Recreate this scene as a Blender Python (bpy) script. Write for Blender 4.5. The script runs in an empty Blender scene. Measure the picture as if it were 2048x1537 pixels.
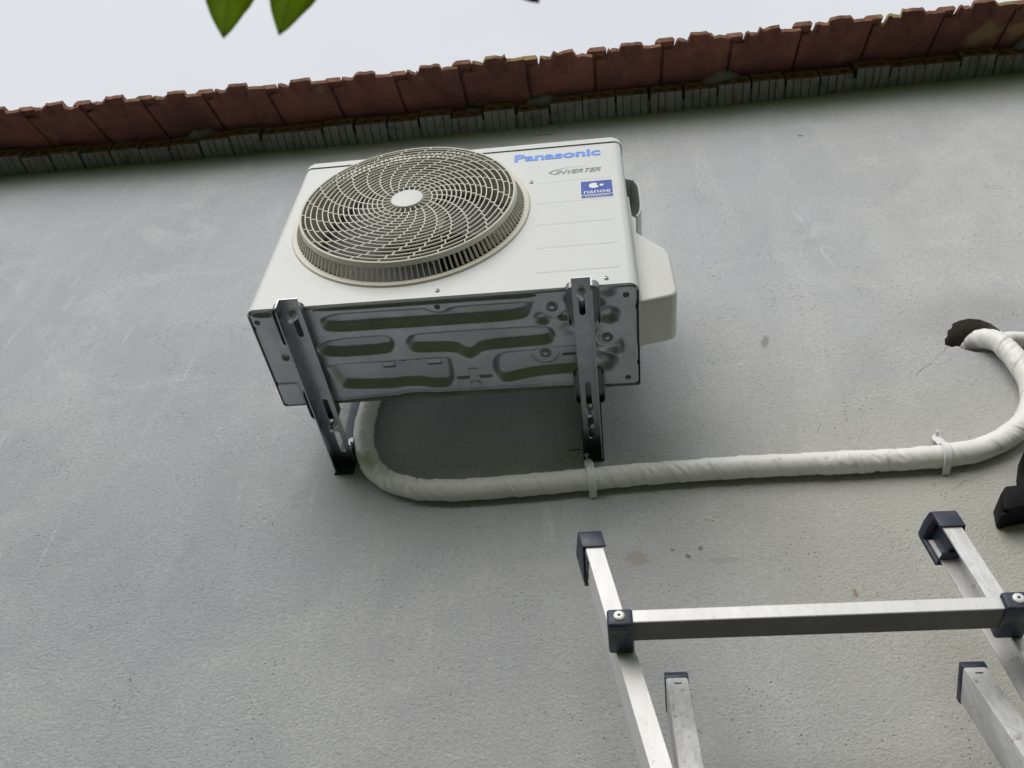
import bpy, bmesh, math, random
import numpy as np
from mathutils import Vector, Matrix, noise
from mathutils.geometry import delaunay_2d_cdt
random.seed(7)
S = bpy.context.scene
C = bpy.data.collections.new("scene"); S.collection.children.link(C)

# ---------------------------------------------------------------- camera
cam_d = bpy.data.cameras.new("camera"); cam = bpy.data.objects.new("camera", cam_d); C.objects.link(cam)
rows = ((0.99281970, 0.11460082, 0.03428848), (-0.06101776, 0.73172859, -0.67885941), (-0.10288771, 0.67189279, 0.73346724))
ax, ay, az = Vector(rows[0]), -Vector(rows[1]), -Vector(rows[2])
cam.matrix_world = Matrix(((ax.x, ay.x, az.x, 0.69602396), (ax.y, ay.y, az.y, -0.97645756), (ax.z, ay.z, az.z, -1.330918), (0, 0, 0, 1)))
cam_d.sensor_fit = 'HORIZONTAL'; cam_d.sensor_width = 36; cam_d.lens = 1706.99657 / 2048 * 36
cam_d.clip_start = 0.02; cam_d.clip_end = 500
cam_d.dof.use_dof = True; cam_d.dof.focus_distance = 1.75; cam_d.dof.aperture_fstop = 9.0
S.camera = cam
# ---------------------------------------------------------------- sky, sun, exposure
SUN_EL, SUN_AZ = math.radians(33), math.radians(200)      # azimuth clockwise from +Y: the sun is behind the camera
W = bpy.data.worlds.new("World"); S.world = W; W.use_nodes = True
wn, wl = W.node_tree.nodes, W.node_tree.links
bg = wn['Background']; bg.inputs[1].default_value = 0.10
sky = wn.new('ShaderNodeTexSky'); sky.sky_type = 'NISHITA'; sky.sun_disc = False
sky.sun_elevation = SUN_EL; sky.sun_rotation = SUN_AZ; sky.dust_density = 5; sky.air_density = 1; sky.ozone_density = 1
tc = wn.new('ShaderNodeTexCoord')
cn = wn.new('ShaderNodeTexNoise'); cn.inputs['Scale'].default_value = 1.6; cn.inputs['Detail'].default_value = 4; cn.inputs['Roughness'].default_value = .5
cr = wn.new('ShaderNodeValToRGB')
cr.color_ramp.elements[0].position = .3; cr.color_ramp.elements[0].color = (5.55, 5.75, 6.0, 1)
cr.color_ramp.elements[1].position = .7; cr.color_ramp.elements[1].color = (6.35, 6.48, 6.6, 1)
mx = wn.new('ShaderNodeMix'); mx.data_type = 'RGBA'; mx.inputs[0].default_value = .88   # overcast: cloud layer over the clear sky
wl.new(tc.outputs['Generated'], cn.inputs['Vector']); wl.new(cn.outputs['Fac'], cr.inputs[0])
wl.new(sky.outputs[0], mx.inputs[6]); wl.new(cr.outputs[0], mx.inputs[7]); wl.new(mx.outputs[2], bg.inputs[0])
sd = bpy.data.lights.new("sun", 'SUN'); sd.energy = 1.4; sd.angle = math.radians(50); sd.color = (1, .98, .95)
sun = bpy.data.objects.new("sun", sd); C.objects.link(sun)
sdir = Vector((math.sin(SUN_AZ) * math.cos(SUN_EL), math.cos(SUN_AZ) * math.cos(SUN_EL), math.sin(SUN_EL)))
sun.rotation_euler = (-sdir).to_track_quat('-Z', 'Y').to_euler(); sun.location = (0, -4, 6)
S.view_settings.view_transform = 'Standard'; S.view_settings.look = 'None'
S.view_settings.exposure = 0.5; S.view_settings.gamma = 1

# ---------------------------------------------------------------- material helpers
def mat(name, col, rough=.5, metal=0.0, spec=None):
    m = bpy.data.materials.new(name); m.use_nodes = True
    b = m.node_tree.nodes['Principled BSDF']
    b.inputs['Base Color'].default_value = (*col, 1); b.inputs['Roughness'].default_value = rough; b.inputs['Metallic'].default_value = metal
    if spec is not None: b.inputs['Specular IOR Level'].default_value = spec
    return m
class NT:
    def __init__(s, m): s.m = m; s.n = m.node_tree.nodes; s.l = m.node_tree.links; s.b = s.n['Principled BSDF']; s._c = None
    def co(s):
        if s._c is None: s._c = s.n.new('ShaderNodeTexCoord').outputs['Object']
        return s._c
    def put(s, sock, v):
        if hasattr(v, 'is_linked') or hasattr(v, 'links'): s.l.new(v, sock)
        else: sock.default_value = v if not (isinstance(v, tuple) and len(v) == 3 and sock.type == 'RGBA') else (*v, 1)
    def map(s, scale=(1, 1, 1), rot=(0, 0, 0), loc=(0, 0, 0)):
        n = s.n.new('ShaderNodeMapping'); s.l.new(s.co(), n.inputs[0]); n.inputs['Scale'].default_value = scale; n.inputs['Rotation'].default_value = rot; n.inputs['Location'].default_value = loc
        return n.outputs[0]
    def noise(s, scale, detail=4, rough=.55, vec=None, dist=0):
        n = s.n.new('ShaderNodeTexNoise'); n.inputs['Scale'].default_value = scale; n.inputs['Detail'].default_value = detail; n.inputs['Roughness'].default_value = rough; n.inputs['Distortion'].default_value = dist
        s.l.new(vec if vec is not None else s.co(), n.inputs['Vector']); return n.outputs['Fac']
    def vor(s, scale, vec=None, rnd=1):
        n = s.n.new('ShaderNodeTexVoronoi'); n.inputs['Scale'].default_value = scale; n.inputs['Randomness'].default_value = rnd
        s.l.new(vec if vec is not None else s.co(), n.inputs['Vector']); return n.outputs['Distance']
    def rng(s, v, a, b, c=0.0, d=1.0, smooth=False):
        n = s.n.new('ShaderNodeMapRange'); s.put(n.inputs[0], v)
        if smooth: n.interpolation_type = 'SMOOTHSTEP'
        for i, x in enumerate((a, b, c, d)): n.inputs[i + 1].default_value = x
        return n.outputs[0]
    def math(s, op, a, b=0.0):
        n = s.n.new('ShaderNodeMath'); n.operation = op; s.put(n.inputs[0], a); s.put(n.inputs[1], b); return n.outputs[0]
    def mix(s, f, a, b, blend='MIX'):
        n = s.n.new('ShaderNodeMix'); n.data_type = 'RGBA'; n.blend_type = blend
        s.put(n.inputs[0], f); s.put(n.inputs[6], a); s.put(n.inputs[7], b); return n.outputs[2]
    def sep(s):
        n = s.n.new('ShaderNodeSeparateXYZ'); s.l.new(s.co(), n.inputs[0]); return n.outputs
    def col(s, v): s.put(s.b.inputs['Base Color'], v)
    def rough(s, v): s.put(s.b.inputs['Roughness'], v)
    def bump(s, h, dist=.002, st=1.0, prev=None):
        n = s.n.new('ShaderNodeBump'); n.inputs['Strength'].default_value = st; n.inputs['Distance'].default_value = dist
        s.l.new(h, n.inputs['Height'])
        if prev is not None: s.l.new(prev, n.inputs['Normal'])
        s.l.new(n.outputs[0], s.b.inputs['Normal']); return n.outputs[0]
    def spot(s, base, x, z, rx, rz, colr, amt, nz, ang=0.0):
        # a stain with a ragged edge at (x, z) on the wall
        m = s.map(loc=(0, 0, 0)); sub = s.n.new('ShaderNodeMapping'); sub.vector_type = 'TEXTURE'
        s.l.new(s.co(), sub.inputs[0]); sub.inputs['Location'].default_value = (x, 0.442, z); sub.inputs['Rotation'].default_value = (0, ang, 0); sub.inputs['Scale'].default_value = (rx, 1, rz)
        ln = s.n.new('ShaderNodeVectorMath'); ln.operation = 'LENGTH'; s.l.new(sub.outputs[0], ln.inputs[0])
        d = s.math('ADD', ln.outputs['Value'], s.math('MULTIPLY', s.math('SUBTRACT', nz, .5), 3.6))
        return s.mix(s.rng(d, .55, 1.05, amt, 0), base, colr)

# ---------------------------------------------------------------- materials
M = {}
def wall_mat():
    m = mat('plaster', (.42, .42, .42), .92, spec=.2); t = NT(m); z = t.sep()[2]
    big = t.noise(1.1, 3, .5); mid = t.noise(5.5, 6, .62, dist=.6); fine = t.noise(120, 5, .65); grain = t.noise(420, 3, .6)
    streak = t.noise(7, 5, .62, t.map((1.0, 1, .16), (0, .06, 0)), .5)
    scr = t.noise(26, 3, .5, t.map((1.0, 1, .10), (0, -.12, 0)), .3); patch = t.noise(2.6, 5, .6, t.map(loc=(4, 0, 7)), .4)
    c = t.mix(t.rng(big, .35, .65), (.445, .463, .505), (.55, .557, .553))
    c = t.mix(t.rng(patch, .44, .62, 0, .65, True), c, (.40, .412, .438))
    c = t.mix(t.rng(t.noise(3.4, 6, .62, t.map((.8, 1, 1.1), (0, .5, 0), (9, 0, 2)), .8), .52, .68, 0, .55, True), c, (.61, .62, .605))
    c = t.mix(t.rng(mid, .38, .68, 0, .75), c, (.455, .465, .48))
    c = t.mix(t.rng(streak, .50, .74, 0, .3), c, (.66, .67, .665))
    c = t.mix(t.math('MULTIPLY', t.rng(scr, .67, .73, 0, .45), t.rng(patch, .42, .55)), c, (.70, .71, .70))
    c = t.mix(t.rng(fine, .40, .66, 0, .5), c, (.34, .345, .35))
    hz = t.noise(75, 6, .72, t.map((.7, 1, 1.4), (0, .10, 0)), .8)
    c = t.mix(t.rng(hz, .42, .68, 0, .32), c, (.40, .405, .415)); c = t.mix(t.rng(hz, .46, .30, 0, .22), c, (.62, .625, .62))
    # warmer tone in the lower right, cooler to the left
    xs = t.sep()[0]
    warm = t.math('MULTIPLY', t.rng(xs, .4, 1.7, 0, 1, True), t.rng(z, .35, -.25, 0, 1, True))
    warm = t.math('MULTIPLY', warm, t.rng(mid, .2, .7, .5, 1))
    c = t.mix(t.math('MULTIPLY', warm, .75), c, (.57, .555, .455))
    cool = t.math('MULTIPLY', t.rng(xs, .55, -.5, 0, 1, True), t.rng(mid, .2, .7, .6, 1))
    c = t.mix(cool, c, t.mix(1.0, c, (.93, .95, .985), 'MULTIPLY'))
    # pits
    pv = t.vor(95); pm = t.math('MULTIPLY', t.rng(pv, .07, .17, 1, 0), t.rng(t.noise(7, 5, .65), .46, .62))
    c = t.mix(t.math('MULTIPLY', pm, .75), c, (.12, .12, .115))
    c = t.mix(t.math('MULTIPLY', t.rng(t.vor(210), .08, .24, .75, 0), t.rng(t.math('ADD', t.noise(3.2, 5, .65), t.rng(z, .6, -.5, 0, .10)), .42, .58)), c, (.20, .20, .195))
    # algae-stained band under the eave
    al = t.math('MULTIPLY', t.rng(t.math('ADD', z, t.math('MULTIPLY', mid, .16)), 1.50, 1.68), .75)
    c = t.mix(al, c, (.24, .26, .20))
    wn_ = t.noise(60, 6, .75)
    for a in ((.748, -.319, .022, .02, (.33, .25, .18), .4), (.846, -.316, .006, .006, (.14, .13, .12), .7), (.874, -.299, .006, .006, (.14, .13, .12), .7),
              (.818, -.299, .004, .004, (.16, .15, .14), .6), (.907, -.327, .035, .007, (.30, .25, .2), .3), (1.408, 1.355, .010, .006, (.06, .06, .06), .95),
              (1.141, -.411, .006, .014, (.25, .14, .08), .6), (.553, 1.53, .04, .007, (.14, .13, .11), .6)):
        c = t.spot(c, *a, wn_)
    c = t.spot(c, 1.108, .314, .011, .028, (.25, .25, .25), .75, t.rng(wn_, 0, 1, .4, .6), .3)
    # darker torn plaster round the pipe hole
    c = t.spot(c, 1.60, .36, .16, .10, (.34, .345, .34), .5, t.noise(120, 5, .7))
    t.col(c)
    lo = t.rng(z, .7, -.3, .25, 1.0)
    h = t.math('ADD', t.math('MULTIPLY', t.noise(150, 6, .7, t.map((1, 1, 1.2))), 1.0), t.math('MULTIPLY', grain, .35))
    h = t.math('MULTIPLY', h, lo); h = t.math('SUBTRACT', h, t.math('MULTIPLY', pm, .6))
    h = t.math('ADD', h, t.math('MULTIPLY', mid, .45))
    t.bump(h, .0058, .9)
    return m
M['wall'] = wall_mat()

m = mat('ivory_paint', (.70, .70, .665), .38); t = NT(m)
t.col(t.mix(t.rng(t.noise(7, 4, .6), .4, .75, 0, .25), (.60, .615, .61), (.55, .555, .54))); t.rough(t.rng(t.noise(30), .3, .7, .34, .44)); t.bump(t.noise(900, 1), .0002, .25)
M['ivory'] = m
m = mat('cream_plastic', (.62, .60, .53), .42); t = NT(m)
t.col(t.mix(t.rng(t.noise(18, 4, .6), .4, .75, 0, .35), (.62, .60, .525), (.52, .50, .42))); M['cream'] = m
m = mat('cover_plastic', (.585, .59, .565), .42); t = NT(m); t.bump(t.noise(700, 2), .0002, .3); M['cover'] = m
def steel(name, base, rough, metal=1.0, sc=14):
    m = mat(name, base, rough, metal); t = NT(m)
    t.col(t.mix(t.rng(t.noise(sc, 5, .6), .35, .7), base, tuple(x * .8 for x in base)))
    t.rough(t.rng(t.noise(sc * 2.5, 4, .6), .3, .7, rough - .06, rough + .08)); t.bump(t.noise(60, 3), .0004, .15); return m
M['pan'] = steel('galvanised_pan', (.50, .52, .55), .44)
M['bracket'] = steel('dark_steel', (.40, .41, .435), .30)
M['upright'] = steel('blued_steel', (.05, .058, .075), .42, .6)
M['foot'] = steel('foot_steel', (.24, .24, .245), .4)
M['zinc'] = steel('zinc', (.66, .70, .73), .3, .7)
m = steel('aluminium', (.80, .80, .80), .5, .30, 5); t = NT(m)
c = t.mix(t.rng(t.noise(5, 6, .75, t.map((14, 14, .5)), .3), .45, .75, 0, .6), (.72, .72, .715), (.58, .58, .57))
c = t.mix(t.rng(t.noise(170, 4, .65), .60, .72, 0, .5), c, (.32, .30, .28)); t.col(c); M['alu'] = m; M['alu_shade'] = steel('shaded_aluminium', (.13, .132, .12), .6, .2, 9)  # the dark aluminium is for rung undersides, their shade put into the colour
m = steel('worn_aluminium', (.76, .76, .76), .45, .35, 5); t = NT(m)
c = t.mix(t.rng(t.noise(5, 7, .75, t.map((10, 10, .9), (.3, 0, 0)), .8), .42, .68, 0, .7), (.70, .70, .695), (.36, .36, .355))
c = t.mix(t.rng(t.noise(60, 5, .7), .60, .68, 0, .7), c, (.20, .13, .08)); t.col(c); M['alu_worn'] = m
m = mat('navy_plastic', (.016, .022, .048), .45); t = NT(m)
t.col(t.mix(t.rng(t.noise(35, 5, .65), .5, .72, 0, .55), (.013, .02, .046), (.11, .10, .10))); t.rough(t.rng(t.noise(60), .3, .7, .35, .55)); M['navy'] = m
m = mat('black_rubber', (.012, .013, .015), .6); m.node_tree.nodes['Principled BSDF'].inputs['Base Color'].default_value = (.004, .004, .005, 1); m.node_tree.nodes['Principled BSDF'].inputs['Specular IOR Level'].default_value = .15; M['black'] = m
m = mat('wrap_tape', (.66, .66, .63), .42); t = NT(m)
c = t.mix(t.rng(t.noise(11, 5, .6), .4, .7, 0, .4), (.78, .78, .755), (.66, .655, .62)); c = t.mix(t.rng(t.noise(90, 4, .6), .64, .72, 0, .6), c, (.33, .30, .26)); t.col(c)
t.bump(t.noise(14, 3, .55, t.map((1.0, 1, .45), (0, .9, 0)), .8), .004, .3)
M['tape'] = m
m = mat('white_nylon', (.72, .73, .72), .4); m.node_tree.nodes['Principled BSDF'].inputs['Subsurface Weight'].default_value = .15
m.node_tree.nodes['Principled BSDF'].inputs['Subsurface Radius'].default_value = (.003, .003, .003); M['nylon'] = m
m = mat('clay_tile', (.30, .115, .075), .85, spec=.2); t = NT(m)
c = t.mix(t.rng(t.noise(4.3, 6, .7), .36, .66), (.25, .098, .074), (.115, .052, .045)); c = t.mix(t.rng(t.noise(45, 5, .7), .55, .72, 0, .6), c, (.10, .055, .045))
ge = t.new if False else None
c = t.mix(t.rng(t.noise(4, 4, .6), .62, .72, 0, .55), c, (.36, .30, .12)); t.col(c); t.bump(t.noise(80, 5, .6), .003, .5); M['tile'] = m; m = mat('lit_tile_edge', (.5, .3, .22), .9, spec=.1); t = NT(m); c = t.mix(t.rng(t.noise(22, 5, .7), .38, .66), (.37, .20, .15), (.17, .085, .065)); t.col(t.mix(t.rng(t.noise(5, 4, .6), .55, .66, 0, .8), c, (.42, .38, .16))); t.bump(t.noise(90, 4, .6), .003, .5); M['lit_tile_edge'] = m  # front faces of the tiles: lichen, plus skylight put into a paler clay
m = mat('brick_clay', (.20, .085, .06), .9, spec=.2); t = NT(m)
c = t.mix(t.rng(t.noise(30, 5, .65), .42, .66, 0, .75), (.33, .17, .13), (.30, .28, .25)); t.col(c); t.bump(t.noise(70, 5, .6), .004, .6); M['brick'] = m
m = mat('brick_limewash', (.30, .32, .29), .9, spec=.2); t = NT(m)
c = t.mix(t.rng(t.noise(16, 5, .65), .5, .68, 0, .75), (.215, .23, .21), (.10, .10, .085)); c = t.mix(t.rng(t.noise(24, 4, .6, t.map(loc=(3, 1, 2))), .62, .70, 0, .7), c, (.20, .09, .06)); t.col(c); t.bump(t.noise(90, 5, .6), .003, .6); M['limewash'] = m
m = mat('mortar', (.22, .215, .20), .95, spec=.1); t = NT(m); t.col(t.mix(t.noise(25, 5, .6), (.27, .265, .245), (.13, .12, .11))); t.bump(t.noise(60, 5, .65), .008, .8); M['mortar'] = m
m = mat('shaded_broken_cement', (.10, .095, .085), .95, spec=.1); t = NT(m); t.col(t.mix(t.noise(40, 5, .65), (.27, .26, .235), (.14, .135, .12))); t.bump(t.noise(60, 5, .65), .012, .9); M['reveal'] = m  # hole lining: broken cement darkened, shade of the recess put into the colour
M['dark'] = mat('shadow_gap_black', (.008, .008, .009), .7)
M['fan'] = mat('fan_plastic', (.045, .047, .052), .5)
m = mat('coil_fins', (.10, .105, .11), .5, .4); t = NT(m); w_ = t.n.new('ShaderNodeTexWave'); w_.inputs['Scale'].default_value = 90; w_.bands_direction = 'X'; t.l.new(t.co(), w_.inputs['Vector'])
t.col(t.mix(w_.outputs['Fac'], (.03, .03, .032), (.16, .165, .17))); M['coil'] = m
M['blue_print'] = mat('blue_print', (.10, .27, .80), .45)
M['grey_print'] = mat('grey_print', (.21, .215, .225), .45)
M['sticker_blue'] = mat('sticker_blue', (.065, .115, .40), .5, 0, .2)
M['white_print'] = mat('white_print', (.74, .75, .78), .45)
M['ink'] = mat('ink', (.015, .015, .035), .8)
def leaf_mat(name, c1, c2):
    m = mat(name, c1, .6, spec=.15); t = NT(m)
    cc = t.mix(t.rng(t.noise(40, 3), .35, .65), c1, c2); t.col(cc)
    tr = t.n.new('ShaderNodeBsdfTranslucent'); t.l.new(cc, tr.inputs[0]); mxs = t.n.new('ShaderNodeMixShader'); mxs.inputs[0].default_value = .85
    t.l.new(t.b.outputs[0], mxs.inputs[1]); t.l.new(tr.outputs[0], mxs.inputs[2]); t.l.new(mxs.outputs[0], t.n['Material Output'].inputs[0]); return m
M['leaf'] = leaf_mat('leaf_green', (.36, .47, .012), (.29, .40, .012)); M['leaf_red'] = leaf_mat('leaf_red', (.20, .05, .045), (.16, .04, .04))
M['twig'] = mat('twig_bark', (.10, .08, .05), .8)
m = mat('ground_soil', (.10, .10, .07), .95, spec=.1); t = NT(m)
g = t.mix(t.noise(3, 6, .65), (.075, .108, .024), (.12, .15, .04)); near = t.mix(t.noise(8, 5, .6), (.045, .043, .038), (.025, .024, .02))
t.col(t.mix(t.rng(t.math('ADD', t.sep()[1], t.math('MULTIPLY', t.noise(2.0), .8)), -1.9, -1.2), g, near)); t.bump(t.noise(20, 6, .7), .05, .8); M['ground'] = m

# ---------------------------------------------------------------- mesh helpers
def link(name, bm, m, parent=None, smooth=None, mats=None):
    me = bpy.data.meshes.new(name)
    bmesh.ops.recalc_face_normals(bm, faces=bm.faces[:])
    bm.to_mesh(me); bm.free()
    for x in (mats or [m]): me.materials.append(x)
    o = bpy.data.objects.new(name, me); C.objects.link(o)
    if parent is not None: o.parent = parent
    if smooth:
        me.polygons.foreach_set('use_smooth', [True] * len(me.polygons))
        if smooth is not True: me.set_sharp_from_angle(angle=math.radians(smooth))
    return o
def tag(o, label=None, cat=None, group=None, kind=None):
    if label: o['label'] = label
    if cat: o['category'] = cat
    if group: o['group'] = group
    if kind: o['kind'] = kind
    return o
def empty(name, loc=(0, 0, 0)):
    o = bpy.data.objects.new(name, None); C.objects.link(o); o.location = loc; o.empty_display_size = .05; return o
def NB(): return bmesh.new()
def box(bm, a, b, mi=0, mtx=None):
    v = []
    for x in (a[0], b[0]):
        for y in (a[1], b[1]):
            for z in (a[2], b[2]):
                p = Vector((x, y, z)); v.append(bm.verts.new(mtx @ p if mtx else p))
    fs = []
    for q in ((0, 1, 3, 2), (4, 6, 7, 5), (0, 4, 5, 1), (2, 3, 7, 6), (0, 2, 6, 4), (1, 5, 7, 3)):
        f = bm.faces.new([v[i] for i in q]); f.material_index = mi; fs.append(f)
    return v
def bevel(bm, w, seg=2, verts=None, ang=30):
    bmesh.ops.recalc_face_normals(bm, faces=bm.faces[:])
    es = [e for e in bm.edges if len(e.link_faces) == 2 and e.calc_face_angle(0) > math.radians(ang)]
    if es: bmesh.ops.bevel(bm, geom=es, offset=w, segments=seg, affect='EDGES', profile=.5)
def frame(o, x, y, z):
    x, y, z = Vector(x), Vector(y), Vector(z); o = Vector(o)
    return Matrix(((x.x, y.x, z.x, o.x), (x.y, y.y, z.y, o.y), (x.z, y.z, z.z, o.z), (0, 0, 0, 1)))
def prism(bm, pts, axis, a, b, mi=0, mtx=None):
    """pts 2D polygon; extruded along axis from a to b ('y': pts are x,z; 'x': y,z; 'z': x,y)"""
    def P(p, h):
        v = Vector((p[0], h, p[1])) if axis == 'y' else Vector((h, p[0], p[1])) if axis == 'x' else Vector((p[0], p[1], h))
        return mtx @ v if mtx else v
    A = [bm.verts.new(P(p, a)) for p in pts]; B = [bm.verts.new(P(p, b)) for p in pts]; n = len(pts)
    for f in ([A], [B[::-1]]): bm.faces.new(f[0]).material_index = mi
    for i in range(n): bm.faces.new((A[i], B[i], B[(i + 1) % n], A[(i + 1) % n])).material_index = mi
def flat_holes(outer, holes):
    """2D triangulation of outer minus holes: list of points, list of triangles"""
    co = [Vector(p) for p in outer]; faces = []; ed = []; n0 = 0
    loops = [outer] + holes
    co = []; ed = []
    for lp in loops:
        k = len(co); co += [Vector(p) for p in lp]; ed += [(k + i, k + (i + 1) % len(lp)) for i in range(len(lp))]
    vs, es, fs, *_ = delaunay_2d_cdt(co, ed, [], 0, 1e-6)
    def inside(p, lp):
        c = False; j = len(lp) - 1
        for i in range(len(lp)):
            if (lp[i][1] > p[1]) != (lp[j][1] > p[1]) and p[0] < (lp[j][0] - lp[i][0]) * (p[1] - lp[i][1]) / (lp[j][1] - lp[i][1]) + lp[i][0]: c = not c
            j = i
        return c
    out = []
    for f in fs:
        cx = sum((vs[i] for i in f), Vector((0, 0))) / len(f)
        if inside(cx, outer) and not any(inside(cx, h) for h in holes): out.append(f)
    return vs, out
def plate_holes(bm, outer, holes, axis, a, b, mi=0, mtx=None):
    vs, tr = flat_holes(outer, holes)
    def P(p, h):
        v = Vector((p[0], h, p[1])) if axis == 'y' else Vector((h, p[0], p[1])) if axis == 'x' else Vector((p[0], p[1], h))
        return mtx @ v if mtx else v
    for h in (a, b):
        V = [bm.verts.new(P(p, h)) for p in vs]
        for f in tr: bm.faces.new([V[i] for i in f]).material_index = mi
    for lp in [outer] + holes:
        A = [bm.verts.new(P(p, a)) for p in lp]; B = [bm.verts.new(P(p, b)) for p in lp]
        for i in range(len(lp)): bm.faces.new((A[i], B[i], B[(i + 1) % len(lp)], A[(i + 1) % len(lp)])).material_index = mi
    bmesh.ops.remove_doubles(bm, verts=bm.verts[:], dist=1e-6)
def circ(cx, cy, r, n=32, a0=0, a1=2 * math.pi, end=False):
    k = n if not end else n - 1
    return [(cx + r * math.cos(a0 + (a1 - a0) * i / k), cy + r * math.sin(a0 + (a1 - a0) * i / k)) for i in range(n)]
def rrect(x0, y0, x1, y1, r, n=6):
    P = []
    for cx, cy, a in ((x1 - r, y0 + r, -90), (x1 - r, y1 - r, 0), (x0 + r, y1 - r, 90), (x0 + r, y0 + r, 180)):
        for i in range(n + 1):
            t_ = math.radians(a + 90 * i / n); P.append((cx + r * math.cos(t_), cy + r * math.sin(t_)))
    return P
def slot(cx, y0, y1, w, n=8):      # obround along y
    r = w / 2; return [(cx + r * math.cos(math.radians(a)), y0 + r + r * math.sin(math.radians(a))) for a in np.linspace(180, 360, n)] + [(cx + r * math.cos(math.radians(a)), y1 - r + r * math.sin(math.radians(a))) for a in np.linspace(0, 180, n)]
def cyl(bm, p, d, r, h, n=20, mi=0, r2=None):
    d = Vector(d).normalized(); q = d.to_track_quat('Z', 'Y').to_matrix(); p = Vector(p); r2 = r if r2 is None else r2
    A = [bm.verts.new(p + q @ Vector((r * math.cos(2 * math.pi * i / n), r * math.sin(2 * math.pi * i / n), 0))) for i in range(n)]
    B = [bm.verts.new(p + d * h + q @ Vector((r2 * math.cos(2 * math.pi * i / n), r2 * math.sin(2 * math.pi * i / n), 0))) for i in range(n)]
    bm.faces.new(A[::-1]).material_index = mi; bm.faces.new(B).material_index = mi
    for i in range(n): bm.faces.new((A[i], A[(i + 1) % n], B[(i + 1) % n], B[i])).material_index = mi
def ring(bm, c, prof, n=96, mi=0):
    """revolve closed (r, y) profile about the y axis through c=(x,z)"""
    R_ = [[bm.verts.new((c[0] + r * math.cos(2 * math.pi * i / n), y, c[1] + r * math.sin(2 * math.pi * i / n))) for r, y in prof] for i in range(n)]
    k = len(prof)
    for i in range(n):
        for j in range(k): bm.faces.new((R_[i][j], R_[i][(j + 1) % k], R_[(i + 1) % n][(j + 1) % k], R_[(i + 1) % n][j])).material_index = mi
def catmull(P, n):
    P = [Vector(p) for p in P]; out = []
    Q = [P[0] * 2 - P[1]] + P + [P[-1] * 2 - P[-2]]
    for i in range(1, len(Q) - 2):
        a, b, c, d = Q[i - 1:i + 3]
        for k in range(n):
            u = k / n; out.append(.5 * ((2 * b) + (c - a) * u + (2 * a - 5 * b + 4 * c - d) * u * u + (3 * b - a - 3 * c + d) * u ** 3))
    out.append(P[-1]); return out
def tube(bm, path, rad, n=20, caps=True):
    """rad(i, s, ang) -> radius; parallel-transport frames"""
    T = [(path[min(i + 1, len(path) - 1)] - path[max(i - 1, 0)]).normalized() for i in range(len(path))]
    N = T[0].orthogonal().normalized(); s = 0; prev = None
    for i, p in enumerate(path):
        if i: s += (p - path[i - 1]).length
        N = (N - T[i] * N.dot(T[i])).normalized(); B = T[i].cross(N)
        R_ = []
        for k in range(n):
            a = 2 * math.pi * k / n; R_.append(bm.verts.new(p + (N * math.cos(a) + B * math.sin(a)) * rad(i, s, a)))
        if prev:
            for k in range(n): bm.faces.new((prev[k], prev[(k + 1) % n], R_[(k + 1) % n], R_[k]))
        elif caps: bm.faces.new(R_[::-1])
        prev = R_
    if caps: bm.faces.new(prev)
def text_mesh(name, s, m, x0, x1, z0, z1, y, parent, bold=0.0, shear=0.0, th=.0006):
    cu = bpy.data.curves.new(name, 'FONT'); cu.body = s; cu.offset = bold; cu.shear = shear; cu.extrude = .5; cu.fill_mode = 'BOTH'
    tmp = bpy.data.objects.new('tmp', cu); C.objects.link(tmp)
    dg = bpy.context.evaluated_depsgraph_get(); dg.update()
    me = bpy.data.meshes.new_from_object(tmp.evaluated_get(dg)); bpy.data.objects.remove(tmp)
    n = len(me.vertices); a = np.empty(n * 3); me.vertices.foreach_get('co', a); a = a.reshape(-1, 3)
    lo, hi = a.min(0), a.max(0); b = np.empty_like(a)
    b[:, 0] = x0 + (a[:, 0] - lo[0]) / (hi[0] - lo[0]) * (x1 - x0); b[:, 2] = z0 + (a[:, 1] - lo[1]) / (hi[1] - lo[1]) * (z1 - z0)
    b[:, 1] = y - (a[:, 2] - lo[2]) / (hi[2] - lo[2]) * th
    me.vertices.foreach_set('co', b.ravel()); me.update(); me.materials.clear(); me.materials.append(m); me.name = name
    o = bpy.data.objects.new(name, me); C.objects.link(o); o.parent = parent; return o
YW = .442       # face of the plastered wall
ZBX = [-6, -1.588, -.879, -.178, .461, 1.024, 1.643, 2.239, 7]; ZBZ = [1.61, 1.604, 1.592, 1.592, 1.601, 1.624, 1.649, 1.672, 1.72]
def zb(x): return float(np.interp(x, ZBX, ZBZ))

# ================================================================ the ground
def build_ground():
    bm = NB(); xs = np.concatenate([np.linspace(-80, -12, 8), np.linspace(-10, 12, 23), np.linspace(14, 80, 8)]); ys = np.concatenate([np.linspace(-80, -12, 8), np.linspace(-11, 1, 25), np.linspace(6, 80, 6)])
    G = []
    for y in ys:
        row = []
        for x in xs:
            h = 3.6 * (1 - math.cos(math.pi * min(max((-3.2 - y) / 4.5, 0), 1))) / 2  # unseen bank behind the camera, added for green reflections in the pan
            row.append(bm.verts.new((x, y, -2.85 + h + (.25 * noise.noise(Vector((x * .4, y * .4, 0))) if h > .05 else 0))))
        G.append(row)
    for j in range(len(ys) - 1):
        for i in range(len(xs) - 1): bm.faces.new((G[j][i], G[j][i + 1], G[j + 1][i + 1], G[j + 1][i]))
    o = link('ground', bm, M['ground'], smooth=True); tag(o, kind='structure')
build_ground()

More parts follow.
